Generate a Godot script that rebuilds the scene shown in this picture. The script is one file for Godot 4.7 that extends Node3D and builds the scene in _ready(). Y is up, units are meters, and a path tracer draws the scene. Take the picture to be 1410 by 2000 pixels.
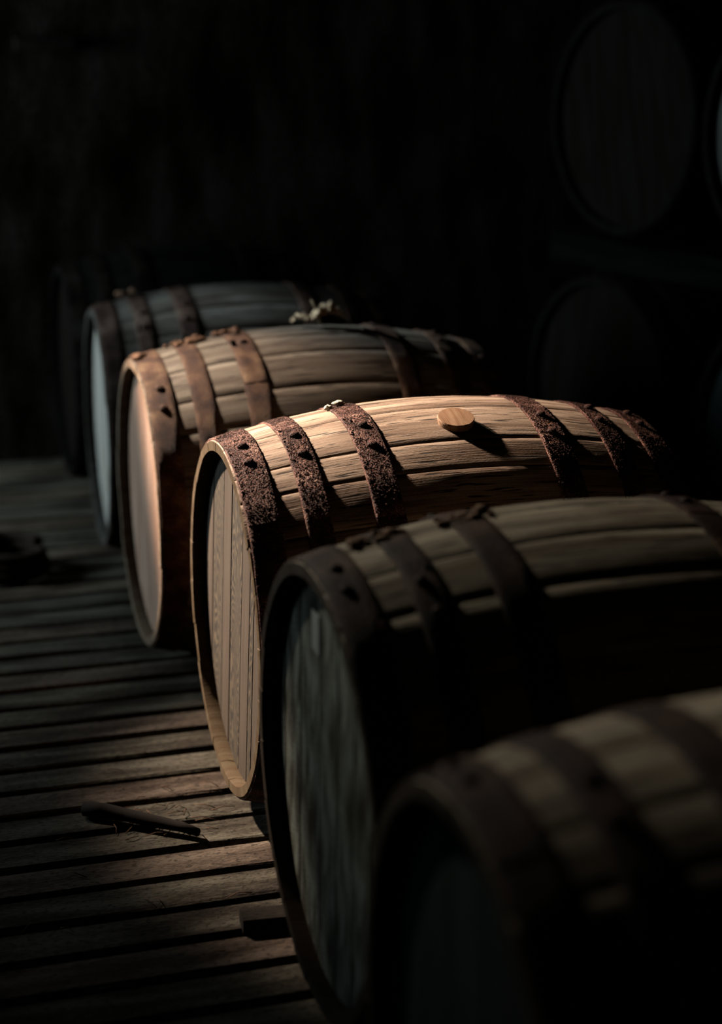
extends Node3D
# A dim warehouse: oak barrels lying side by side on a slatted floor, one beam of warm light across the middle one.

const L := 0.6973          # barrel length
const RE := 0.28           # radius at the ends
const RB := 0.3288         # radius at the bilge
var M := {}
var rng := RandomNumberGenerator.new()
var bump_noise := FastNoiseLite.new()


func _ready() -> void:
	# ---- camera, environment, lights -------------------------------------------------------
	var cam := Camera3D.new()
	cam.name = "camera"
	add_child(cam)
	cam.position = Vector3(-0.48937, 1.23022, 2.58911)
	cam.rotation_degrees = Vector3(-15.4964, -15.4428, 0)
	var lens := CameraAttributesPhysical.new()
	lens.frustum_focal_length = 41.36
	lens.frustum_near = 0.05
	lens.frustum_far = 60.0
	lens.frustum_focus_distance = 2.68
	lens.exposure_aperture = 1.25
	cam.attributes = lens
	cam.fov = 32.362
	cam.current = true
	var we := WorldEnvironment.new()
	we.name = "world_environment"
	var env := Environment.new()
	env.background_mode = Environment.BG_COLOR
	env.background_color = Color(0.02, 0.024, 0.03)
	env.tonemap_mode = Environment.TONE_MAPPER_LINEAR
	env.tonemap_exposure = 1.0
	env.sdfgi_enabled = true
	env.ssao_enabled = true
	env.ssil_enabled = true
	we.environment = env
	add_child(we)

	rng.seed = 71
	bump_noise.seed = 5
	bump_noise.frequency = 1.0
	make_materials()
	unseen_spot_lamp(Vector3(0.22, 0.35, -0.10), Vector3(-1.65, 2.4, -2.2), Color(1.0, 0.905, 0.82), 205.0, 9.6, "unseen spot lamp high on the left, placed to light the middle barrel")
	unseen_spot_lamp(Vector3(0.82, 0.72, 1.39), Vector3(-1.25, 2.25, -2.38), Color(1.0, 0.97, 0.89), 27.0, 14.7, "second unseen spot lamp beside the first, placed to light the nearest barrels")
	unseen_spot_lamp(Vector3(0.56, 0.62, -0.85), Vector3(-1.55, 1.75, -2.4), Color(0.93, 0.98, 1.0), 34.0, 9.5, "lowest unseen spot lamp on the left, placed to light the farther barrels")
	shell()
	floor_planks()

	# ---- the row of barrels ----------------------------------------------------------------
	var row := "oak barrels lying in the row across the slatted floor"
	barrel({"seed": 3, "x": 0.0, "z": 0.0, "turn": 0.0, "g": 1.0, "fine": true, "stave": "oak_pale", "head": "head_flame", "hoop": "rust_plum", "tilt": 10.0,
		"joints": [95.5, 83.5, 65.0, 54.5, 40.0, 25.0, 9.0, -8.0, -22.0, -38.0, -51.0, -67.0, -84.0, -99.0, -113.0, -130.0, -146.0, -160.0, -176.0, 169.0, 153.0, 140.0, 124.0, 109.0],
		"boards": [-0.19, -0.107, -0.045, 0.037, 0.096, 0.126, 0.19], "rivets": [[80, 70], [78, 68], [76, 66], [76, 67], [86, 76], [88, 78]], "bung": true,
		"label": "brightly lit pale oak barrel with round raised bung and grainy rust-brown hoops", "group": row})
	barrel({"seed": 11, "x": -0.0258, "z": -0.7281, "turn": 0.0868, "g": 0.9991, "stave": "oak_grey", "head": "head_pale", "hoop": "rust_orange", "tilt": 4.0,
		"label": "oak barrel with smooth pale pinkish head and orange crusted hoops, behind the brightly lit barrel", "group": row})
	barrel({"seed": 17, "x": -0.0217, "z": -1.4364, "turn": -1.3485, "g": 0.9807, "stave": "oak_blue", "head": "head_white", "hoop": "rust_dull", "tilt": -6.0,
		"label": "blue-grey oak barrel with narrow whitish head, behind the orange-hooped barrel", "group": row})
	barrel({"seed": 23, "x": -0.0207, "z": 0.6632, "turn": 0.7204, "g": 1.0028, "stave": "oak_green", "head": "head_grey", "hoop": "rust_dark", "tilt": 3.0, "tag": true,
		"label": "dim blurred oak barrel with mottled grey-green head, in front of the brightly lit barrel", "group": row})
	barrel({"seed": 29, "x": -0.061, "z": 1.3498, "turn": -0.555, "g": 1.0153, "stave": "oak_green", "head": "head_slate", "hoop": "rust_dark", "tilt": -3.0,
		"label": "very dark out-of-focus barrel nearest the camera, filling the lower right corner", "group": row})
	barrel({"seed": 31, "x": -0.02, "z": -2.13, "turn": 0.4, "g": 0.995, "stave": "oak_black", "head": "head_shaded", "hoop": "rust_shaded", "tilt": 5.0,
		"label": "barely visible shade-darkened barrel at the far left end of the row, behind the blue-grey barrel", "group": row})
	# ---- the stack at the right ------------------------------------------------------------
	var stack := "barrels stacked two high at the dark right side"
	var ax := Vector3(0.966, 0, -0.259)
	var spots := [[Vector3(1.417, 0, -0.845), Vector3(1.403, 0, -0.845)], [Vector3(1.265, 0, -1.531), Vector3(1.313, 0, -1.54)]]
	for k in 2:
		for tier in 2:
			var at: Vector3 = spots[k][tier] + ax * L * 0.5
			barrel({"seed": 41 + k * 7 + tier, "cx": at.x, "cz": at.z, "y": 0.672 * tier, "turn": 15.0, "g": 1.0, "stave": "oak_black", "head": "head_pewter" if tier == 1 and k == 0 else "head_shaded" if k == 1 else "head_slate", "hoop": "rust_shaded", "tilt": 8.0 * k - 20.0 * tier,
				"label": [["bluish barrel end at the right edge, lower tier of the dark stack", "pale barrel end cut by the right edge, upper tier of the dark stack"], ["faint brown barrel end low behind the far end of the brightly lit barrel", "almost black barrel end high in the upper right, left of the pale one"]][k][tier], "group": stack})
	for e in 2:
		var c: Vector3 = Vector3(1.341, 0, -1.188) + ax * L * (0.905 if e == 1 else 0.095)
		var r := mesh_node("stacking_rail", box_mesh(Vector3(0.03, 0.074, 1.2), 0.004), M.shaded_wood, self)
		r.position = Vector3(c.x, 0.665, c.z)
		r.rotation_degrees.y = 15.0
		tag(r, "dark timber rail between the stacked barrels, " + ("under their hidden rear ends" if e == 1 else "under their visible front ends"), "rail", "stacking rails")
	# ---- small things ----------------------------------------------------------------------
	litter()


# ============================================================ helpers
func tag(o: Node, label: String, category: String, group := "") -> void:
	o.set_meta("label", label)
	o.set_meta("category", category)
	if group:
		o.set_meta("group", group)


func numbered(parent: Node, called: String) -> String:
	if not parent.has_node(NodePath(called)):
		return called
	var n := 1
	while parent.has_node(NodePath("%s_%03d" % [called, n])):
		n += 1
	return "%s_%03d" % [called, n]


func mesh_node(called: String, mesh: Mesh, mat: Material, parent: Node) -> MeshInstance3D:
	var o := MeshInstance3D.new()
	o.name = numbered(parent, called)
	o.mesh = mesh
	o.material_override = mat
	parent.add_child(o, true)
	return o


func root_node(called: String, at: Vector3, turn := 0.0, parent: Node = self) -> Node3D:
	var o := Node3D.new()
	o.name = numbered(parent, called)
	parent.add_child(o, true)
	o.position = at
	o.rotation_degrees.y = turn
	return o


func start() -> SurfaceTool:
	var st := SurfaceTool.new()
	st.begin(Mesh.PRIMITIVE_TRIANGLES)
	return st


func finish(st: SurfaceTool) -> ArrayMesh:
	st.generate_normals()
	st.index()
	return st.commit()


# a quad a-b-c-d whose front looks away from «inside»
func quad(st: SurfaceTool, a: Vector3, b: Vector3, c: Vector3, d: Vector3, ua: Vector2, ub: Vector2, uc: Vector2, ud: Vector2, inside: Vector3) -> void:
	var n := (a - d).cross(a - c) + (a - c).cross(a - b)
	var v := [a, b, c, a, c, d]
	var u := [ua, ub, uc, ua, uc, ud]
	if n.dot((a + b + c + d) * 0.25 - inside) < 0.0:
		v = [a, c, b, a, d, c]
		u = [ua, uc, ub, ua, ud, uc]
	for i in 6:
		st.set_uv(u[i])
		st.add_vertex(v[i])


func tri(st: SurfaceTool, a: Vector3, b: Vector3, c: Vector3, ua: Vector2, ub: Vector2, uc: Vector2, inside: Vector3) -> void:
	var n := (a - c).cross(a - b)
	var f := n.dot((a + b + c) / 3.0 - inside) < 0.0
	for i in ([0, 2, 1] if f else [0, 1, 2]):
		st.set_uv([ua, ub, uc][i])
		st.add_vertex([a, b, c][i])


# a box with chamfered edges, standing round its centre; u runs across z, v along x
func box_mesh(size: Vector3, ch: float, off := Vector2.ZERO, wave := 0.0) -> ArrayMesh:
	var st := start()
	st.set_smooth_group(-1)
	var h := size * 0.5
	var nx: int = 1 if wave == 0.0 else 40
	var ring := [Vector2(-h.z, -h.y), Vector2(-h.z, h.y - ch), Vector2(-h.z + ch, h.y), Vector2(0, h.y), Vector2(h.z - ch, h.y), Vector2(h.z, h.y - ch), Vector2(h.z, -h.y)]
	for i in nx:
		var x0 := -h.x + size.x * i / nx
		var x1 := -h.x + size.x * (i + 1) / nx
		var p := []
		for x in [x0, x1]:
			var q := []
			for k in ring.size():
				var r: Vector2 = ring[k]
				var w := wave * bump_noise.get_noise_2d(x * 3.0 + off.y * 7.0, k * 9.0 + off.x * 13.0)
				q.append(Vector3(x, r.y + (w * 0.4 if k > 0 and k < 6 else 0.0), r.x + w))
			p.append(q)
		for k in ring.size():
			var k2 := (k + 1) % ring.size()
			var a: Vector3 = p[0][k]
			var b: Vector3 = p[1][k]
			var c: Vector3 = p[1][k2]
			var d: Vector3 = p[0][k2]
			quad(st, a, b, c, d, Vector2(a.z - a.y * 0.5, a.x) + off, Vector2(b.z - b.y * 0.5, b.x) + off, Vector2(c.z - c.y * 0.5, c.x) + off, Vector2(d.z - d.y * 0.5, d.x) + off, Vector3((x0 + x1) * 0.5, 0, 0))
		for e in ([0] if i == 0 else []) + ([1] if i == nx - 1 else []):
			for k in range(1, ring.size() - 1):
				tri(st, p[e][0], p[e][k], p[e][k + 1], off, off + Vector2(0.02, 0.01), off + Vector2(0.03, 0.02), Vector3.ZERO)
	return finish(st)


# a lathe round y: profile of (radius, height)
func lathe(profile: Array, n: int, rough := 0.0, seed_ := 0.0) -> ArrayMesh:
	var st := start()
	for k in profile.size() - 1:
		st.set_smooth_group(-1)
		for i in n:
			var q := []
			for e in [[k, i], [k, i + 1], [k + 1, i + 1], [k + 1, i]]:
				var a: float = TAU * (e[1] % n) / n
				var r: float = profile[e[0]].x
				var w := 1.0 + rough * bump_noise.get_noise_3d(cos(a) * 2.0 + seed_, sin(a) * 2.0, e[0] * 1.7)
				q.append(Vector3(cos(a) * r * w, profile[e[0]].y, sin(a) * r * w))
			var mid: float = (profile[k].y + profile[k + 1].y) * 0.5
			var lo: float = profile[0].y
			var hi: float = profile[-1].y
			var inside := Vector3(0, lerpf((lo + hi) * 0.5, mid, 0.3), 0)
			quad(st, q[0], q[1], q[2], q[3], Vector2(q[0].x, q[0].z), Vector2(q[1].x, q[1].z), Vector2(q[2].x, q[2].z), Vector2(q[3].x, q[3].z), inside)
	return finish(st)


# a round bar along a path, tapering between the two radii
func bar(st: SurfaceTool, path: Array, r0: float, r1: float, n := 8, rough := 0.0) -> void:
	st.set_smooth_group(1)
	var rings := []
	for i in path.size():
		var dir: Vector3 = (path[mini(i + 1, path.size() - 1)] - path[maxi(i - 1, 0)]).normalized()
		var s := dir.cross(Vector3.UP if absf(dir.y) < 0.9 else Vector3.RIGHT).normalized()
		var t := s.cross(dir)
		var r := lerpf(r0, r1, float(i) / (path.size() - 1))
		var ring := []
		for k in n:
			var a := TAU * k / n
			var w := 1.0 + rough * bump_noise.get_noise_3d(path[i].x * 40.0, path[i].z * 40.0, k * 3.1)
			ring.append(path[i] + (s * cos(a) + t * sin(a)) * r * w)
		rings.append(ring)
	for i in path.size() - 1:
		for k in n:
			var k2 := (k + 1) % n
			quad(st, rings[i][k], rings[i + 1][k], rings[i + 1][k2], rings[i][k2], Vector2(k * 0.01, i * 0.02), Vector2(k * 0.01, i * 0.02 + 0.02), Vector2(k * 0.01 + 0.01, i * 0.02 + 0.02), Vector2(k * 0.01 + 0.01, i * 0.02), (path[i] + path[i + 1]) * 0.5)
	for e in [0, path.size() - 1]:
		for k in n:
			tri(st, path[e], rings[e][k], rings[e][(k + 1) % n], Vector2.ZERO, Vector2(0.01, 0), Vector2(0, 0.01), path[1] if e == 0 else path[e - 1])


# a lumpy pebble
func lump(st: SurfaceTool, at: Vector3, size: Vector3, seed_: float, rough := 0.5, n := 10) -> void:
	st.set_smooth_group(1)
	var p := []
	for i in n + 1:
		var row := []
		for k in n * 2 + 1:
			var a := PI * i / n
			var b := TAU * (k % (n * 2)) / (n * 2)
			var d := Vector3(sin(a) * cos(b), cos(a), sin(a) * sin(b))
			row.append(at + d * size * (1.0 + rough * bump_noise.get_noise_3d(d.x * 1.6 + seed_, d.y * 1.6, d.z * 1.6)))
		p.append(row)
	for i in n:
		for k in n * 2:
			if i > 0:
				tri(st, p[i][k], p[i][k + 1], p[i + 1][k], Vector2(k, i) * 0.01, Vector2(k + 1, i) * 0.01, Vector2(k, i + 1) * 0.01, at)
			if i < n - 1:
				tri(st, p[i][k + 1], p[i + 1][k + 1], p[i + 1][k], Vector2(k + 1, i) * 0.01, Vector2(k + 1, i + 1) * 0.01, Vector2(k, i + 1) * 0.01, at)


# ============================================================ materials
func noise_bytes(seed_: int, w: int, h: int, out_w: int, out_h: int, freq: float, octaves := 3, kind := FastNoiseLite.TYPE_SIMPLEX_SMOOTH) -> PackedByteArray:
	var n := FastNoiseLite.new()
	n.noise_type = kind
	n.seed = seed_
	n.frequency = freq
	n.fractal_octaves = octaves
	var im := n.get_seamless_image(w, h)
	im.convert(Image.FORMAT_L8)
	im.resize(out_w, out_h, Image.INTERPOLATE_CUBIC)
	return im.get_data()


func texture(bytes: PackedByteArray, w: int, h: int, format: int) -> ImageTexture:
	return ImageTexture.create_from_image(Image.create_from_data(w, h, false, format, bytes))


# weathered wood, grain along v: [grey-scale colour, height]
func wood_maps(seed_: int, streak: float, pits: float, blotch: float, flame := 0.0, rows := 48) -> Array:
	var w := 1024
	var h := 1024
	var fine := noise_bytes(seed_, 1024, rows, w, h, 0.09, 3)
	var dash := noise_bytes(seed_ + 1, 1024, mini(rows * 3 + 16, 900), w, h, 0.05, 2)
	var big := noise_bytes(seed_ + 2, 256, 64, w, h, 0.035, 3)
	var grit := noise_bytes(seed_ + 3, 1024, 1024, w, h, 0.12, 2)
	var col := PackedByteArray()
	var hgt := PackedByteArray()
	col.resize(w * h * 3)
	hgt.resize(w * h)
	for y in h:
		var fv := float(y) / h
		for x in w:
			var i := y * w + x
			var f := fine[i] / 255.0 - 0.5
			var b := big[i] / 255.0 - 0.5
			var d := dash[i] / 255.0
			var g := grit[i] / 255.0 - 0.5
			var v := 0.72 + f * streak + b * blotch + g * 0.16
			var z := 0.6 + f * 0.5 + g * 0.25
			if flame > 0.0:   # the nested arches of flat-sawn oak
				var u := fposmod(float(x) / w * 5.0, 1.0) - 0.5
				var s := sin((fv * 20.0 + u * u * 22.0 + b * 5.0) * TAU * 0.5)
				var line := clampf((absf(s) - 0.62) / 0.38, 0.0, 1.0)
				v += (line * 0.75 - 0.27) * flame
				z += line * 0.2 * flame
			var hole := clampf((0.33 - d) * 9.0, 0.0, 1.0) * pits
			v *= 1.0 - 0.72 * hole
			z -= hole * 0.6
			var tone := clampf(v, 0.03, 1.0)
			col[i * 3] = int(255.0 * tone)
			col[i * 3 + 1] = int(255.0 * clampf(tone - 0.02 + b * 0.06, 0.02, 1.0))
			col[i * 3 + 2] = int(255.0 * clampf(tone - 0.04 + b * 0.10, 0.02, 1.0))
			hgt[i] = int(255.0 * clampf(z, 0.0, 1.0))
	return [texture(col, w, h, Image.FORMAT_RGB8), texture(hgt, w, h, Image.FORMAT_L8)]


# flaking, grainy rust
func rust_maps() -> Array:
	var w := 1024
	var a := noise_bytes(90, w, w, w, w, 0.085, 2)
	var c := noise_bytes(91, 256, 256, w, w, 0.02, 3)
	var e := noise_bytes(92, w, w, w, w, 0.2, 1)
	var col := PackedByteArray()
	var hgt := PackedByteArray()
	col.resize(w * w * 3)
	hgt.resize(w * w)
	for i in w * w:
		var g := a[i] / 255.0
		var b := c[i] / 255.0
		var s := e[i] / 255.0
		var v := 0.5 + (g - 0.5) * 0.75 + (b - 0.5) * 0.55 + (s - 0.5) * 0.3
		col[i * 3] = int(255.0 * clampf(v, 0.06, 1.0))
		col[i * 3 + 1] = int(255.0 * clampf(v * (0.78 + 0.3 * b), 0.05, 1.0))
		col[i * 3 + 2] = int(255.0 * clampf(v * (0.72 + 0.35 * b), 0.05, 1.0))
		hgt[i] = int(255.0 * clampf(0.5 + (g - 0.5) * 1.1 + (s - 0.5) * 0.5, 0.0, 1.0))
	return [texture(col, w, w, Image.FORMAT_RGB8), texture(hgt, w, w, Image.FORMAT_L8)]


func surface(called: String, color: Color, maps: Array, scale_: Vector2, relief: float, rough: float, specular := 0.35) -> StandardMaterial3D:
	var m := StandardMaterial3D.new()
	m.resource_name = called
	m.albedo_color = color
	m.albedo_texture = maps[0]
	m.heightmap_enabled = true
	m.heightmap_texture = maps[1]
	m.heightmap_scale = relief
	m.uv1_scale = Vector3(scale_.x, scale_.y, 1)
	m.roughness = rough
	m.metallic_specular = specular
	M[called] = m
	return m


func plain(called: String, color: Color, rough: float) -> StandardMaterial3D:
	var m := StandardMaterial3D.new()
	m.resource_name = called
	m.albedo_color = color
	m.roughness = rough
	m.metallic_specular = 0.15
	M[called] = m
	return m


func make_materials() -> void:
	var stave := wood_maps(20, 0.26, 0.9, 0.42)
	var smooth := wood_maps(40, 0.16, 0.1, 0.14)
	var flame := wood_maps(60, 0.24, 0.25, 0.2, 1.0)
	var plank := wood_maps(80, 0.36, 0.4, 0.8, 0.0, 420)
	var rust := rust_maps()
	surface("oak_pale", Color(0.53, 0.457, 0.395), stave, Vector2(3.4, 1.3), 0.05, 0.75, 0.22)
	surface("oak_pale_end", Color(0.29, 0.25, 0.195), smooth, Vector2(3.4, 1.3), 0.03, 0.85, 0.1)
	surface("oak_grey_end", Color(0.42, 0.37, 0.32), smooth, Vector2(3.0, 1.2), 0.03, 0.85, 0.1)
	surface("oak_blue_end", Color(0.24, 0.24, 0.23), smooth, Vector2(3.0, 1.2), 0.03, 0.85, 0.1)
	surface("oak_green_end", Color(0.20, 0.175, 0.15), smooth, Vector2(3.0, 1.2), 0.03, 0.85, 0.1)
	surface("oak_black_end", Color(0.06, 0.056, 0.053), smooth, Vector2(3.0, 1.2), 0.03, 0.85, 0.05)  # ends of the shade-darkened oak
	surface("oak_grey", Color(0.29, 0.27, 0.24), stave, Vector2(3.0, 1.2), 0.05, 0.8, 0.18)
	surface("oak_blue", Color(0.31, 0.31, 0.295), stave, Vector2(3.0, 1.2), 0.05, 0.8, 0.15)
	surface("oak_green", Color(0.42, 0.385, 0.335), stave, Vector2(3.0, 1.2), 0.05, 0.8, 0.15)
	surface("head_flame", Color(0.175, 0.15, 0.108), flame, Vector2(2.6, 1.9), 0.03, 0.8, 0.2)
	surface("head_plain", Color(0.205, 0.172, 0.135), smooth, Vector2(4.0, 1.5), 0.02, 0.8, 0.2)
	surface("head_pale", Color(0.58, 0.485, 0.43), smooth, Vector2(2.2, 1.2), 0.01, 0.8, 0.15)
	surface("head_white", Color(0.52, 0.52, 0.505), smooth, Vector2(2.2, 1.2), 0.01, 0.8, 0.15)
	surface("head_grey", Color(0.315, 0.33, 0.305), plank, Vector2(3.0, 3.5), 0.05, 0.85, 0.12)
	surface("head_pewter", Color(0.24, 0.26, 0.255), smooth, Vector2(2.6, 1.2), 0.02, 0.85, 0.1)
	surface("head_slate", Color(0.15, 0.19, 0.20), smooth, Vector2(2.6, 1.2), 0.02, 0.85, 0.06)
	surface("head_dark", Color(0.42, 0.37, 0.32), smooth, Vector2(2.6, 1.2), 0.02, 0.85)
	surface("rust_plum", Color(0.50, 0.365, 0.325), rust, Vector2(3.2, 3.2), 0.13, 0.72, 0.15)
	surface("rust_orange", Color(0.33, 0.25, 0.185), rust, Vector2(3.2, 3.2), 0.12, 0.8, 0.15)
	surface("rust_dull", Color(0.33, 0.265, 0.23), rust, Vector2(2.2, 2.2), 0.08, 0.8, 0.15)
	surface("rust_dark", Color(0.245, 0.17, 0.135), rust, Vector2(2.2, 2.2), 0.08, 0.75, 0.12)
	surface("rust_shaded", Color(0.10, 0.085, 0.075), rust, Vector2(2.2, 2.2), 0.08, 0.85, 0.08)  # hoop colour darkened to stand for the dim back of the room
	surface("plank_grey", Color(0.238, 0.227, 0.197), plank, Vector2(1.9, 1.4), 0.14, 0.88, 0.15)
	surface("plank_brown", Color(0.262, 0.23, 0.20), plank, Vector2(1.7, 1.25), 0.14, 0.88, 0.15)
	surface("plank_dark", Color(0.10, 0.088, 0.074), plank, Vector2(2.1, 0.9), 0.09, 0.9, 0.12)
	surface("shaded_wood", Color(0.025, 0.024, 0.023), plank, Vector2(2.1, 0.9), 0.06, 0.9, 0.04)  # wood colour darkened so the stacking rails stay in shade
	surface("oak_black", Color(0.07, 0.067, 0.065), stave, Vector2(3.0, 1.2), 0.05, 0.85, 0.05)  # oak darkened in colour to stand for shade on the unlit barrels
	surface("head_shaded", Color(0.068, 0.06, 0.054), smooth, Vector2(2.6, 1.2), 0.02, 0.85, 0.05)  # head colour lowered to hold the shade on those same barrels
	surface("bung_wood", Color(0.56, 0.44, 0.34), smooth, Vector2(9.0, 4.0), 0.02, 0.75, 0.2)
	surface("stone", Color(0.085, 0.074, 0.066), plank, Vector2(1, 1), 0.6, 0.95, 0.02)
	M.stone.uv1_triplanar = true
	M.stone.uv1_world_triplanar = true
	M.stone.uv1_scale = Vector3(0.7, 0.9, 0.7)
	plain("dry_leaf", Color(0.42, 0.37, 0.30), 0.85)
	plain("chip", Color(0.52, 0.50, 0.45), 0.8)
	plain("crust", Color(0.25, 0.185, 0.14), 0.95)
	plain("twig", Color(0.07, 0.055, 0.045), 0.9)
	plain("rope", Color(0.085, 0.06, 0.042), 0.95)
	plain("paper", Color(0.34, 0.35, 0.34), 0.9)
	plain("soil", Color(0.10, 0.09, 0.08), 1.0)
	plain("unseen_lamp_metal", Color(0.08, 0.08, 0.085), 0.5)
	var sky := plain("unseen_sky_pane", Color(0.6, 0.65, 0.68), 0.6)  # glowing pane of the unseen window
	sky.emission_enabled = true
	sky.emission = Color(0.62, 0.80, 0.92)
	sky.emission_energy_multiplier = 0.1
	plain("unseen_window_paint", Color(0.22, 0.22, 0.2), 0.7)


# ============================================================ unseen lamps, placed to light the barrels
func unseen_spot_lamp(target: Vector3, at: Vector3, color: Color, energy: float, angle: float, label: String) -> void:  # a lamp out of view, placed to light its target
	var dir := (at - target).normalized()
	var lamp := root_node("unseen_spot_lamp", at + dir * 0.10)
	tag(lamp, label, "lamp", "unseen spot lamps")
	var inner := Node3D.new()
	inner.name = "unseen_lamp_head"
	lamp.add_child(inner)
	inner.basis = Basis.looking_at(-dir, Vector3.UP) * Basis(Vector3.RIGHT, -PI / 2)   # local +y points at the barrels
	var can := lathe([Vector2(0.0, -0.16), Vector2(0.05, -0.15), Vector2(0.085, -0.05), Vector2(0.09, 0.0), Vector2(0.1, 0.02), Vector2(0.1, 0.03), Vector2(0.085, 0.03), Vector2(0.08, 0.005), Vector2(0.0, 0.0)], 32)
	mesh_node("unseen_lamp_housing", can, M.unseen_lamp_metal, inner)
	var glow := StandardMaterial3D.new()
	glow.albedo_color = Color(0.9, 0.85, 0.75)
	glow.emission_enabled = true
	glow.emission = Color(1.0, 0.85, 0.68)
	glow.emission_energy_multiplier = 2.0
	var lens := lathe([Vector2(0.0, 0.008), Vector2(0.079, 0.008), Vector2(0.06, 0.018), Vector2(0.0, 0.024)], 32)
	mesh_node("unseen_lamp_lens", lens, glow, inner)
	var sp := SpotLight3D.new()
	sp.name = numbered(self, "unseen_spot_beam")
	add_child(sp, true)
	sp.look_at_from_position(at - dir * 0.02, target, Vector3.UP)
	sp.light_color = color
	sp.light_energy = energy
	sp.light_size = 0.055
	sp.spot_angle = angle
	sp.spot_angle_attenuation = 1.0
	sp.spot_range = 14.0
	sp.spot_attenuation = 2.0
	sp.shadow_enabled = true


# ============================================================ the room
const WL := -1.95
const WR := 3.0
const WB := -2.62
const WF := 4.2
const TOP := 3.4


func wall(called: String, size: Vector3, at: Vector3, m: Material) -> Node3D:
	var o := mesh_node(called, box_mesh(size, 0.002), m, self)
	o.position = at
	o.set_meta("kind", "structure")
	return o


func shell() -> void:
	wall("wall_back", Vector3(WR - WL + 0.8, TOP + 0.6, 0.3), Vector3((WL + WR) / 2, TOP / 2, WB - 0.15), M.stone)
	wall("wall_front", Vector3(WR - WL + 0.8, TOP + 0.6, 0.3), Vector3((WL + WR) / 2, TOP / 2, WF + 0.15), M.stone)
	wall("wall_right", Vector3(0.3, TOP + 0.6, WF - WB), Vector3(WR + 0.15, TOP / 2, (WF + WB) / 2), M.stone)
	wall("ceiling", Vector3(WR - WL + 0.8, 0.2, WF - WB + 0.8), Vector3((WL + WR) / 2, TOP + 0.1, (WF + WB) / 2), M.stone)
	# left wall round an unseen window opening, narrowed to shape its light
	var z0 := -2.15
	var z1 := -1.75
	var y0 := 0.6
	var y1 := 1.6
	var st := start()
	st.set_smooth_group(-1)
	for b in [[WB, z0, -0.3, TOP], [z1, WF, -0.3, TOP], [z0, z1, -0.3, y0], [z0, z1, y1, TOP]]:
		var c := Vector3(WL - 0.15, (b[2] + b[3]) / 2, (b[0] + b[1]) / 2)
		st.append_from(box_mesh(Vector3(0.3, b[3] - b[2], b[1] - b[0]), 0.002), 0, Transform3D(Basis(), c))
	var wl := mesh_node("wall_left", st.commit(), M.stone, self)
	wl.set_meta("kind", "structure")
	var win := root_node("unseen_window_1", Vector3(WL - 0.26, y0, (z0 + z1) / 2))  # out of view, placed to give the heads their cool light
	win.set_meta("kind", "structure")
	var fr := start()
	for b in [[0.0, 0.05, -0.2, 0.2], [0.95, 1.0, -0.2, 0.2], [0.05, 0.95, -0.2, -0.15], [0.05, 0.95, 0.15, 0.2], [0.49, 0.52, -0.15, 0.15]]:
		fr.append_from(box_mesh(Vector3(0.06, b[1] - b[0], b[3] - b[2]), 0.004), 0, Transform3D(Basis(), Vector3(0, (b[0] + b[1]) / 2, (b[2] + b[3]) / 2)))
	mesh_node("unseen_window_frame", fr.commit(), M.unseen_window_paint, win)
	var pane := mesh_node("unseen_window_pane", box_mesh(Vector3(0.012, 0.94, 0.34), 0.001), M.unseen_sky_pane, win)
	pane.position = Vector3(-0.03, 0.5, 0)
	var day := AreaLight3D.new()
	day.name = "unseen_window_daylight"
	add_child(day)
	day.area_size = Vector2(0.36, 0.94)
	day.position = Vector3(WL - 0.22, (y0 + y1) / 2, (z0 + z1) / 2)
	day.rotation_degrees = Vector3(0, -90, 0)
	day.light_color = Color(0.86, 0.96, 1.0)
	day.light_energy = 15.0
	day.area_range = 14.0
	day.area_attenuation = 2.0
	day.shadow_enabled = true
	# an old beam stub on the far wall, top left
	var beam := mesh_node("trim_1", box_mesh(Vector3(0.16, 0.035, 0.07), 0.006, Vector2(0.3, 0.1), 0.004), M.plank_dark, self)
	beam.position = Vector3(0.017, 1.174, WB + 0.03)
	beam.set_meta("kind", "structure")


func floor_planks() -> void:
	var fl := root_node("floor", Vector3.ZERO, 1.37)
	fl.set_meta("kind", "structure")
	var soil := mesh_node("subfloor", box_mesh(Vector3(4.8, 0.1, 6.7), 0.001), M.soil, fl)
	soil.position = Vector3(0.55, -0.22, 0.8)
	for x in [-1.4, 0.125, 1.35, 2.6]:
		var j := mesh_node("joist", box_mesh(Vector3(0.11 if x > 0 and x < 1 else 0.08, 0.155, 6.5), 0.003), M.plank_dark, fl)
		j.position = Vector3(x, -0.0915 - (0.004 if x > 0 and x < 1 else 0.012), 0.8)
	var kinds := []
	for k in 9:
		kinds.append(box_mesh(Vector3(4.7, 0.024, 0.0745), 0.003, Vector2(k * 0.37, k * 0.61), 0.0035))
	for k in range(-47, 44):
		var z := 0.0173 + 0.0935 * k + 0.0467
		if z < WB + 0.12 or z > WF - 0.15:
			continue
		var p := mesh_node("plank", kinds[posmod(k * 5, 9)], [M.plank_grey, M.plank_brown, M.plank_grey][posmod(k * 7, 3)], fl)
		p.position = Vector3(0.52, -0.0125 - rng.randf() * 0.0015, z + rng.randf_range(-0.002, 0.002))
		p.rotation_degrees = Vector3(rng.randf_range(-0.5, 0.5), rng.randf_range(-0.06, 0.06), 0)


# ============================================================ barrels
func rad(u: float) -> float:
	return RE + (RB - RE) * (1.0 - pow(2.0 * u - 1.0, 2.0))


func pol(x: float, r: float, a: float) -> Vector3:   # the barrel lies along x; angle 90 is its top, 0 looks to +z
	return Vector3(x, RB + r * sin(a), r * cos(a))


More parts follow.
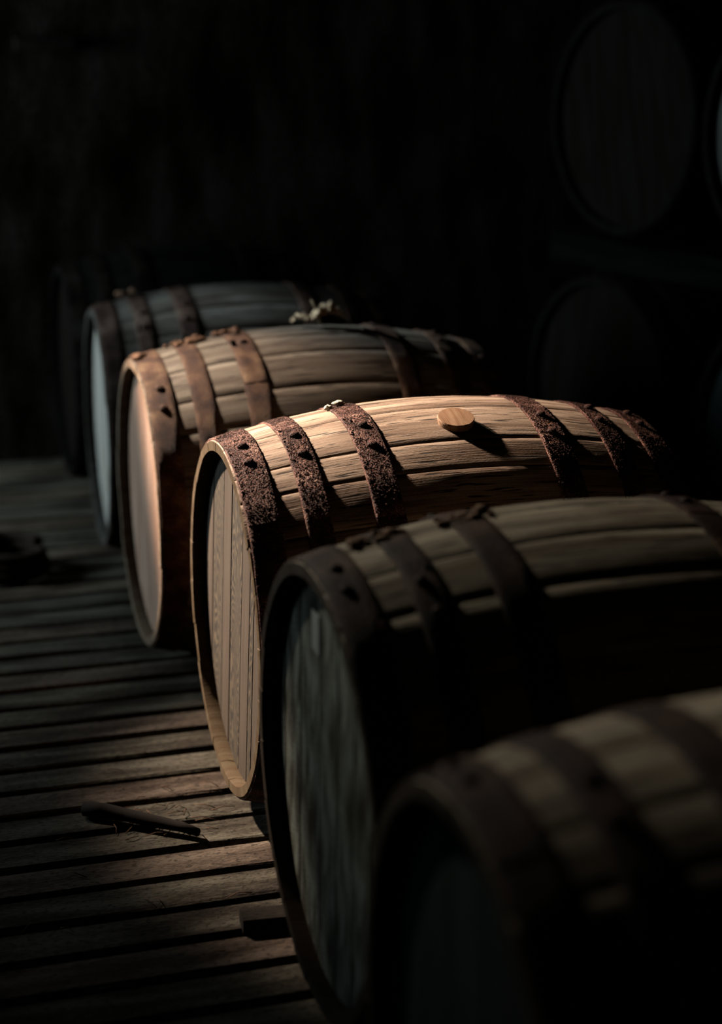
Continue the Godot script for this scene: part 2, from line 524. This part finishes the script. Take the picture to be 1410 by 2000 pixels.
func stave_mesh(a0: float, a1: float, fine: bool, gap: float, proud: float, off: Vector2, ends: Vector2) -> ArrayMesh:
	var st := start()
	var cut := start()   # dirty end grain and the inside in one tone, mostly darkened for shade
	var nx := 28 if fine else 14
	var na := 8 if fine else 5
	var half := gap / 0.3
	a0 += half
	a1 -= half
	var xs := []
	for i in nx + 1:
		xs.append(float(i) / nx)
	xs.insert(1, 0.016)
	xs.insert(xs.size() - 1, 0.984)
	var an := [a0, a0 + 0.006]
	for j in range(1, na):
		an.append(lerpf(a0 + 0.006, a1 - 0.006, float(j) / na))
	an.append_array([a1 - 0.006, a1])
	var am := (a0 + a1) * 0.5
	var out := []
	var inn := []
	for u in xs:
		var x: float = (u - 0.5) * L + (ends.x * (1.0 - u) + ends.y * u)
		var r := rad(u) + proud
		var ro := []
		var ri := []
		for j in an.size():
			var edge := 0.0013 if j == 0 or j == an.size() - 1 else 0.0
			var w := 0.0005 * bump_noise.get_noise_3d(x * 14.0 + off.x * 31.0, an[j] * 30.0, off.y * 17.0)
			ro.append(pol(x, r - edge + w - (0.0012 if u == 0.0 or u == 1.0 else 0.0), an[j]))
			ri.append(pol(x, r - (0.016 if u < 0.001 or u > 0.999 else 0.020), an[j]))
		out.append(ro)
		inn.append(ri)
	for i in xs.size() - 1:
		var v0: float = xs[i] * L
		var v1: float = xs[i + 1] * L
		for j in an.size() - 1:
			var u0: float = (an[j] - am) * 0.31
			var u1: float = (an[j + 1] - am) * 0.31
			var xm: float = out[i][j].x * 0.5 + out[i + 1][j].x * 0.5
			var core := pol(xm, rad(xs[i]) - 0.01, (an[j] + an[j + 1]) * 0.5)
			st.set_smooth_group(1)
			quad(st, out[i][j], out[i + 1][j], out[i + 1][j + 1], out[i][j + 1], off + Vector2(u0, v0), off + Vector2(u0, v1), off + Vector2(u1, v1), off + Vector2(u1, v0), core)
			cut.set_smooth_group(2)
			quad(cut, inn[i][j], inn[i + 1][j], inn[i + 1][j + 1], inn[i][j + 1], off + Vector2(u0, v0), off + Vector2(u0, v1), off + Vector2(u1, v1), off + Vector2(u1, v0), core)
		for e in [0, an.size() - 1]:
			st.set_smooth_group(-1)
			quad(st, out[i][e], out[i + 1][e], inn[i + 1][e], inn[i][e], off + Vector2(0, v0), off + Vector2(0, v1), off + Vector2(0.02, v1), off + Vector2(0.02, v0), pol(0.0, 0.3, am))
	for i in [0, xs.size() - 1]:
		for j in an.size() - 1:
			cut.set_smooth_group(-1)
			var u0: float = (an[j] - am) * 0.3
			var u1: float = (an[j + 1] - am) * 0.3
			quad(cut, out[i][j], inn[i][j], inn[i][j + 1], out[i][j + 1], off + Vector2(u0, 0), off + Vector2(u0, 0.016), off + Vector2(u1, 0.016), off + Vector2(u1, 0), pol(0.0, 0.3, am))
	cut.generate_normals()
	cut.index()
	return cut.commit(finish(st))


# an iron band between two stations along the barrel; a0..a1 in radians (the whole way round when they are TAU apart)
func band_mesh(u0: float, u1: float, lift: float, thick: float, a0: float, a1: float, n: int, na: int, rough: float, seed_: float) -> ArrayMesh:
	var st := start()
	var closed := a1 - a0 > TAU - 0.001
	var rings := []
	for i in n + 1:
		var a := lerpf(a0, a1, float(i % n) / n) if closed else lerpf(a0, a1, float(i) / n)
		var ring := []
		for s in [[0.0, 0.0], [0.0, 1.0]]:
			ring.append([u0, s[1]])
		for k in range(0, na + 1):
			ring.append([lerpf(u0 + 0.0015, u1 - 0.0015, float(k) / na), 1.0])
		ring.append([u1, 1.0])
		ring.append([u1, 0.0])
		var pts := []
		for k in ring.size():
			var u: float = ring[k][0]
			var up: float = ring[k][1]
			var wob := bump_noise.get_noise_3d(cos(a) * 5.0 + seed_, sin(a) * 5.0, u * 9.0)
			var w := rough * bump_noise.get_noise_3d(a * 40.0 + seed_, u * 60.0, seed_) + 0.0003 * wob
			var t := thick if k > 1 and k < ring.size() - 2 else thick - 0.0007
			pts.append(pol((u - 0.5) * L + 0.0012 * bump_noise.get_noise_2d(cos(a) * 3.0 + seed_, sin(a) * 3.0), rad(u) + lift + (t + w if up > 0.0 else -0.001), a))
		rings.append(pts)
	for i in n:
		var am := lerpf(a0, a1, (i + 0.5) / n)
		var core := pol(((u0 + u1) * 0.5 - 0.5) * L, rad((u0 + u1) * 0.5) + lift + thick * 0.5, am)
		var m: int = rings[i].size()
		for k in m:
			var k2 := (k + 1) % m
			st.set_smooth_group(1 if k >= 1 and k < m - 2 else (2 + k))
			var va := 0.31 * lerpf(a0, a1, float(i) / n)
			var vb := 0.31 * lerpf(a0, a1, float(i + 1) / n)
			var ua: float = rings[i][k].x + seed_
			var ub: float = rings[i][k2].x + seed_
			quad(st, rings[i][k], rings[i + 1][k], rings[i + 1][k2], rings[i][k2], Vector2(ua, va), Vector2(ua, vb), Vector2(ub, vb), Vector2(ub, va), core)
		if not closed and (i == 0 or i == n - 1):
			st.set_smooth_group(-1)
			var e := 0 if i == 0 else n
			for k in range(1, m - 2):
				tri(st, rings[e][0], rings[e][k], rings[e][k + 1], Vector2.ZERO, Vector2(0.01, 0), Vector2(0.01, 0.01), core)
			tri(st, rings[e][0], rings[e][m - 2], rings[e][m - 1], Vector2.ZERO, Vector2(0.01, 0), Vector2(0.01, 0.01), core)
	return finish(st)


# one board of a head: the strip s0..s1 of a disc, its grain along y; lies across x from 0 (outer face) to 0.018
func board_mesh(s0: float, s1: float, r: float, off: Vector2) -> ArrayMesh:
	var st := start()
	st.set_smooth_group(-1)
	var n := 10
	var face := []
	var low := []
	var back := []
	for side in [1.0, -1.0]:
		for i in n + 1:
			var s := lerpf(s0, s1, float(i) / n) if side > 0 else lerpf(s1, s0, float(i) / n)
			var y: float = side * sqrt(maxf(r * r - s * s, 0.0))
			back.append(Vector3(0.018, y, s))
			low.append(Vector3(0.0014, y, s))
			var si := clampf(s, s0 + 0.0014, s1 - 0.0014)
			face.append(Vector3(0.0, side * sqrt(maxf(r * r - s * s, 0.0)) * 0.997, si))
	var mid := Vector3(0.009, 0, (s0 + s1) / 2)
	var m := face.size()
	for i in n:      # strips of the face, top row against bottom row
		var a: Vector3 = face[i]
		var b: Vector3 = face[i + 1]
		var c: Vector3 = face[m - 2 - i]
		var d: Vector3 = face[m - 1 - i]
		quad(st, a, b, c, d, off + Vector2(a.z, a.y), off + Vector2(b.z, b.y), off + Vector2(c.z, c.y), off + Vector2(d.z, d.y), mid)
		a = back[i]
		b = back[i + 1]
		c = back[m - 2 - i]
		d = back[m - 1 - i]
		quad(st, a, b, c, d, off + Vector2(a.z, a.y), off + Vector2(b.z, b.y), off + Vector2(c.z, c.y), off + Vector2(d.z, d.y), mid)
	for i in m:
		var k := (i + 1) % m
		for pair in [[face, low], [low, back]]:
			var a: Vector3 = pair[0][i]
			var b: Vector3 = pair[0][k]
			var c: Vector3 = pair[1][k]
			var d: Vector3 = pair[1][i]
			if a.distance_to(b) + c.distance_to(d) < 0.00002:
				continue
			quad(st, a, b, c, d, off + Vector2(a.z, a.y), off + Vector2(b.z, b.y), off + Vector2(c.z + 0.002, c.y), off + Vector2(d.z + 0.002, d.y), mid)
	return finish(st)


var rivet_shape: ArrayMesh
var rivet_coarse: ArrayMesh


func barrel(o: Dictionary) -> Node3D:
	rng.seed = o.seed * 1009
	var fine: bool = o.get("fine", false)
	var cx: float = o.get("cx", o.get("x", 0.0) + L * 0.5)
	var cz: float = o.get("cz", o.get("z", 0.0))
	if not o.has("cx"):
		cx = o.x + L * 0.5
	var root := root_node("barrel", Vector3(cx, o.get("y", 0.0), cz), o.turn)
	root.scale = Vector3.ONE * o.g
	tag(root, o.label, "barrel", o.group)
	# staves
	var joints: Array = o.get("joints", [])
	if joints.is_empty():
		var a := 96.0 + rng.randf_range(-6, 6)
		var end := a - 360.0
		while a > end + 9.0:
			joints.append(a)
			a -= rng.randf_range(12.5, 18.5)
	for k in joints.size():
		var a1: float = deg_to_rad(joints[k])
		var a0: float = deg_to_rad(joints[(k + 1) % joints.size()])
		while a0 > a1:
			a0 -= TAU
		if a1 - a0 > TAU:
			a0 += TAU
		var gap := rng.randf_range(0.0003, 0.0006)
		if fine and (k == 1 or k == 0):
			gap = 0.0008
		var m := stave_mesh(a0, a1, fine, gap, rng.randf_range(-0.0008, 0.0008), Vector2(rng.randf() * 3.0, rng.randf() * 3.0), Vector2(rng.randf_range(-0.001, 0.001), rng.randf_range(-0.001, 0.001)))
		m.surface_set_material(0, M[o.stave])
		m.surface_set_material(1, M[o.stave + "_end"])
		mesh_node("stave", m, null, root)
	# heads, set back behind the rim
	var cuts: Array = o.get("boards", [])
	if cuts.is_empty():
		var z := -0.2 + rng.randf_range(-0.02, 0.02)
		while z < 0.22:
			cuts.append(z)
			z += rng.randf_range(0.065, 0.10)
	for e in 2:
		var head := root_node("head", Vector3((-L * 0.5 + 0.022) if e == 0 else (L * 0.5 - 0.022), RB, 0), 0.0 if e == 0 else 180.0, root)
		head.rotation_degrees.x = o.tilt if e == 0 else -o.tilt
		var c := [-0.2635]
		c.append_array(cuts)
		c.append(0.2635)
		for k in c.size() - 1:
			var w := 0.0003
			if o.head in ["head_grey", "head_flame"]:
				w = 0.0011
			var mat: Material = M[o.head]
			if o.head == "head_flame" and k % 2 == 0:
				mat = M.head_plain
			var b := mesh_node("head_board", board_mesh(c[k] + w, c[k + 1] - w, 0.2645, Vector2(rng.randf() * 2.0, rng.randf() * 2.0)), mat, head)
			b.position.x = rng.randf_range(-0.0006, 0.0006) if fine else rng.randf_range(-0.0003, 0.0003)
	if o.get("tag", false):
		var card := mesh_node("paper_tag", box_mesh(Vector3(0.05, 0.0012, 0.035), 0.0003), M.paper, root)
		card.transform = Transform3D(Basis(Vector3(0, 1, 0), Vector3(-1, 0, 0), Vector3(0, 0, 1)), Vector3(-L * 0.5 + 0.0204, RB + 0.185, -0.05))
		card.set_meta("label", "small pale paper tag near the top of the head")
	# hoops with their laps and rivets
	var spans := [[0.004, 0.070], [0.120, 0.173], [0.262, 0.325], [0.675, 0.738], [0.827, 0.880], [0.930, 0.996]]
	var rv: Array = o.get("rivets", [])
	if rivet_shape == null:
		rivet_shape = lathe([Vector2(0.0075, -0.003), Vector2(0.0075, 0.002), Vector2(0.0065, 0.0045), Vector2(0.004, 0.006), Vector2(0.0, 0.0064)], 16, 0.25, 3.0)
		rivet_coarse = lathe([Vector2(0.008, -0.003), Vector2(0.008, 0.002), Vector2(0.005, 0.005), Vector2(0.0, 0.0058)], 10)
	for k in 6:
		var s: Array = spans[k]
		var dj := 0.0 if fine else rng.randf_range(-0.006, 0.006) * (0.0 if k == 0 or k == 5 else 1.0)
		var u0: float = s[0] + dj
		var u1: float = s[1] + dj
		var sd := rng.randf() * 40.0
		var hoop := mesh_node("hoop", band_mesh(u0, u1, 0.0, 0.0026, 0.0, TAU, 300 if fine else 120, 10 if fine else 4, 0.0007 if fine else 0.0009, sd), M[o.hoop], root)
		var at: Array = rv[k] if k < rv.size() else [rng.randf_range(60, 130), 0]
		if at[1] == 0:
			at = [at[0], at[0] - 10.0]
		var lap := band_mesh(u0 + 0.001, u1 - 0.001, 0.0026, 0.0012, deg_to_rad(at[1] - (24.0 if k < 3 else 8.0)), deg_to_rad(at[0] + 8.0), 40 if fine else 14, 10 if fine else 4, 0.0007, sd + 3.0)
		mesh_node("hoop_lap", lap, M[o.hoop], hoop)
		if fine:
			rust_grains(hoop, u0, u1, deg_to_rad(at[1] - 23.0), deg_to_rad(at[0] + 7.0))
		for a in at:
			var um := (u0 + u1) * 0.5 + rng.randf_range(-0.004, 0.004)
			var ar := deg_to_rad(a)
			var rt := mesh_node("rivet", rivet_shape if fine else rivet_coarse, M[o.hoop], hoop)
			rt.position = pol((um - 0.5) * L, rad(um) + 0.0038, ar)
			rt.rotation.x = PI / 2 - ar
	if o.get("bung", false):
		var g := lathe([Vector2(0.0, -0.02), Vector2(0.024, -0.02), Vector2(0.0275, 0.002), Vector2(0.0285, 0.0085), Vector2(0.0275, 0.0105), Vector2(0.0, 0.0112)], 48, 0.03, 9.0)
		var b := mesh_node("bung", g, M.bung_wood, root)
		var ab := deg_to_rad(73.0)
		b.position = pol((0.5 - 0.5) * L, rad(0.5), ab)
		b.rotation = Vector3(PI / 2 - ab, 0.0, deg_to_rad(2.0))
		b.set_meta("label", "raised round wooden bung on top")
	return root


func rust_grains(hoop: Node, u0: float, u1: float, lap0: float, lap1: float) -> void:   # the flaking rust stands proud in coarse grains
	var st := start()
	lump(st, Vector3.ZERO, Vector3(1, 0.62, 1), 4.0, 0.9, 3)
	var mm := MultiMesh.new()
	mm.transform_format = MultiMesh.TRANSFORM_3D
	mm.mesh = finish(st)
	mm.instance_count = 3400
	for i in mm.instance_count:
		var u := rng.randf_range(u0 + 0.0016, u1 - 0.0016)
		var a := deg_to_rad(rng.randf_range(18.0, 138.0))
		var q := rng.randf_range(0.0006, 0.00165) * (1.25 if rng.randf() < 0.15 else 1.0)
		var lift := 0.0038 if a > lap0 and a < lap1 else 0.0026
		var b := Basis(Vector3.RIGHT, PI / 2 - a) * Basis(Vector3.UP, rng.randf() * TAU)
		mm.set_instance_transform(i, Transform3D(b * Basis.from_scale(Vector3.ONE * q), pol((u - 0.5) * L, rad(u) + lift - 0.0001, a)))
	var o := MultiMeshInstance3D.new()
	o.name = "rust_grain"
	o.multimesh = mm
	o.material_override = M.rust_plum
	hoop.add_child(o, true)
	o.set_meta("kind", "stuff")


# ============================================================ small things lying about
func crest(x: float, z_off: float, barrel_z: float, g := 1.0) -> Vector3:   # a point on the skin of a barrel of the row
	var u := x / L
	var r := rad(clampf(u, 0.0, 1.0)) * g
	return Vector3(x, RB * g + sqrt(r * r - z_off * z_off), barrel_z + z_off)


func litter() -> void:
	# two pale chips beside the third hoop of the bright barrel
	var spots := [[0.183, -0.035, Vector3(0.006, 0.0045, 0.006), "pale roundish chip lying left of the third hoop on the bright barrel"], [0.203, -0.045, Vector3(0.010, 0.004, 0.006), "larger pale flat chip against the third hoop on the bright barrel"]]
	for k in 2:
		var s: Array = spots[k]
		var at := crest(s[0], s[1], 0.0) + Vector3(0, 0.004 + (0.003 if k == 1 else 0.0), 0)
		var st := start()
		lump(st, Vector3.ZERO, s[2], k * 5.0 + 1.0, 0.9, 8)
		var o := mesh_node("chip", finish(st), M.chip, self)
		o.position = at
		tag(o, s[3], "chip", "pale chips on the bright barrel")
	# crusts of rust and moss on the hoops
	var crusts := [[-0.01, 0.0, -0.7281, 0.028, "crumbly crust on the end hoop of the orange-hooped barrel"], [0.098, -0.02, -0.7281, 0.034, "crumbly crust on the second hoop of the orange-hooped barrel"],
		[0.185, -0.03, -0.7281, 0.022, "small crust on the third hoop of the orange-hooped barrel"], [0.09, -0.03, 0.6632, 0.03, "dark crust on the second hoop of the barrel with grey-green head"], [0.20, -0.03, 0.6632, 0.036, "brown crust on the third hoop of the barrel with grey-green head"],
		[0.085, 0.0, -1.4364, 0.022, "small crust on the second hoop of the blue-grey barrel"]]
	for k in crusts.size():
		var s: Array = crusts[k]
		var st := start()
		rng.seed = 500 + k
		var base := crest(maxf(s[0], 0.002) + 0.002, s[1], s[2])
		for i in 16:
			var dx: float = rng.randf_range(-1, 1) * s[3]
			var dz: float = rng.randf_range(-0.6, 0.6) * s[3]
			var p := crest(maxf(s[0] + dx, 0.004), s[1] + dz, s[2])
			var q := rng.randf_range(0.003, 0.0075)
			lump(st, p - base + Vector3(-0.02, q * 0.3 + 0.003, 0), Vector3(q * 1.4, q * 0.8, q), i * 3.0 + k, 1.0, 5)
		var o := mesh_node("crust", finish(st), M.crust, self)
		o.position = base
		tag(o, s[4], "debris", "crusts on the hoops")
	# crumpled dry leaf on the second barrel
	var leaf := root_node("dry_leaf", crest(0.375, -0.02, -0.7281) + Vector3(-0.0258, 0, 0))
	tag(leaf, "crumpled dry leaf with an upright stalk on top of the orange-hooped barrel", "leaf")
	var lf := start()
	lf.set_smooth_group(1)
	var nu := 36
	var nv := 12
	for side in 2:
		var p := []
		for i in nu + 1:
			var row := []
			for j in nv + 1:
				var u := float(i) / nu
				var v := float(j) / nv
				var env := 0.25 + 0.75 * absf(cos(u * PI * 1.25 + 0.25))
				var y := 0.008 + 0.046 * env * (0.35 + 0.65 * absf(bump_noise.get_noise_2d(u * 9.0 + 4.0, v * 5.0)) * 2.0) * sin(PI * clampf(u * 0.94 + 0.03, 0, 1))
				var w := 0.034 * (0.4 + 0.6 * sin(PI * clampf(u, 0.06, 0.94)))
				row.append(Vector3((u - 0.5) * 0.118, y + (0.0014 if side == 0 else 0.0), (v - 0.5) * w + 0.012 * bump_noise.get_noise_2d(u * 7.0, 31.0)))
			p.append(row)
		for i in nu:
			for j in nv:
				quad(lf, p[i][j], p[i + 1][j], p[i + 1][j + 1], p[i][j + 1], Vector2.ZERO, Vector2(0.1, 0), Vector2(0.1, 0.1), Vector2(0, 0.1), (p[i][j] + p[i + 1][j + 1]) * 0.5 + Vector3(0, -1.0 if side == 0 else 1.0, 0))
	mesh_node("blade", finish(lf), M.dry_leaf, leaf)
	var sk := start()
	bar(sk, [Vector3(0.0, 0.004, 0), Vector3(-0.006, 0.022, 0), Vector3(-0.010, 0.036, 0.002), Vector3(-0.018, 0.052, 0.002)], 0.0028, 0.0018, 8)
	mesh_node("stalk", finish(sk), M.dry_leaf, leaf)
	# stick on the floor
	var sd := start()
	bar(sd, [Vector3(-0.08, 0, -0.062), Vector3(-0.05, 0.001, -0.045), Vector3(-0.015, 0.002, -0.012), Vector3(0.03, 0.001, 0.022), Vector3(0.06, 0, 0.045), Vector3(0.083, -0.003, 0.066)], 0.0125, 0.0075, 12, 0.35)
	var stick := mesh_node("stick", finish(sd), M.twig, self)
	stick.position = Vector3(-0.145, 0.0125, 0.02)
	tag(stick, "short dark stick lying across the slats left of the barrels", "stick")
	# straw and splinters round it
	var sw := start()
	rng.seed = 77
	for i in 46:
		var c := Vector3(rng.randfn(-0.115, 0.055), 0.0015, rng.randfn(-0.012, 0.035))
		if i > 26:
			c = Vector3(rng.randf_range(-0.4, 0.0), 0.0015, rng.randf_range(-0.3, 0.5))
		var a := rng.randf() * TAU
		var l := rng.randf_range(0.008, 0.024)
		var d := Vector3(cos(a), 0, sin(a)) * l
		bar(sw, [c - d, c + Vector3(rng.randf_range(-0.003, 0.003), rng.randf_range(0.001, 0.006), rng.randf_range(-0.003, 0.003)), c + d], 0.0009, 0.0006, 5)
	var straw := mesh_node("straw", finish(sw), M.crust, self)
	straw.set_meta("kind", "stuff")
	tag(straw, "bits of straw and splinters scattered on the floor slats", "debris")
	# chock by the dim barrel
	var ch := root_node("wooden_chock", Vector3(-0.02, 0, 0.385), -4.0)
	tag(ch, "small dark wooden chock on the slats beside the barrel with grey-green head", "chock")
	var cb := mesh_node("block", box_mesh(Vector3(0.07, 0.020, 0.042), 0.003, Vector2(0.2, 0.4), 0.001), M.plank_dark, ch)
	cb.position.y = 0.0102
	# coil of rope at the left edge
	var rp := start()
	var path := []
	for i in 121:
		var a := TAU * i / 40.0
		var r := 0.095 + 0.008 * sin(i * 0.31) - 0.004 * i / 40.0
		path.append(Vector3(cos(a) * r, 0.013 + 0.019 * i / 40.0, sin(a) * r))
	bar(rp, path, 0.012, 0.012, 10, 0.2)
	var coil := mesh_node("rope_coil", finish(rp), M.rope, self)
	coil.position = Vector3(-0.245, 0, -1.40)
	tag(coil, "dark coil of rope on the slats at the left edge", "rope")
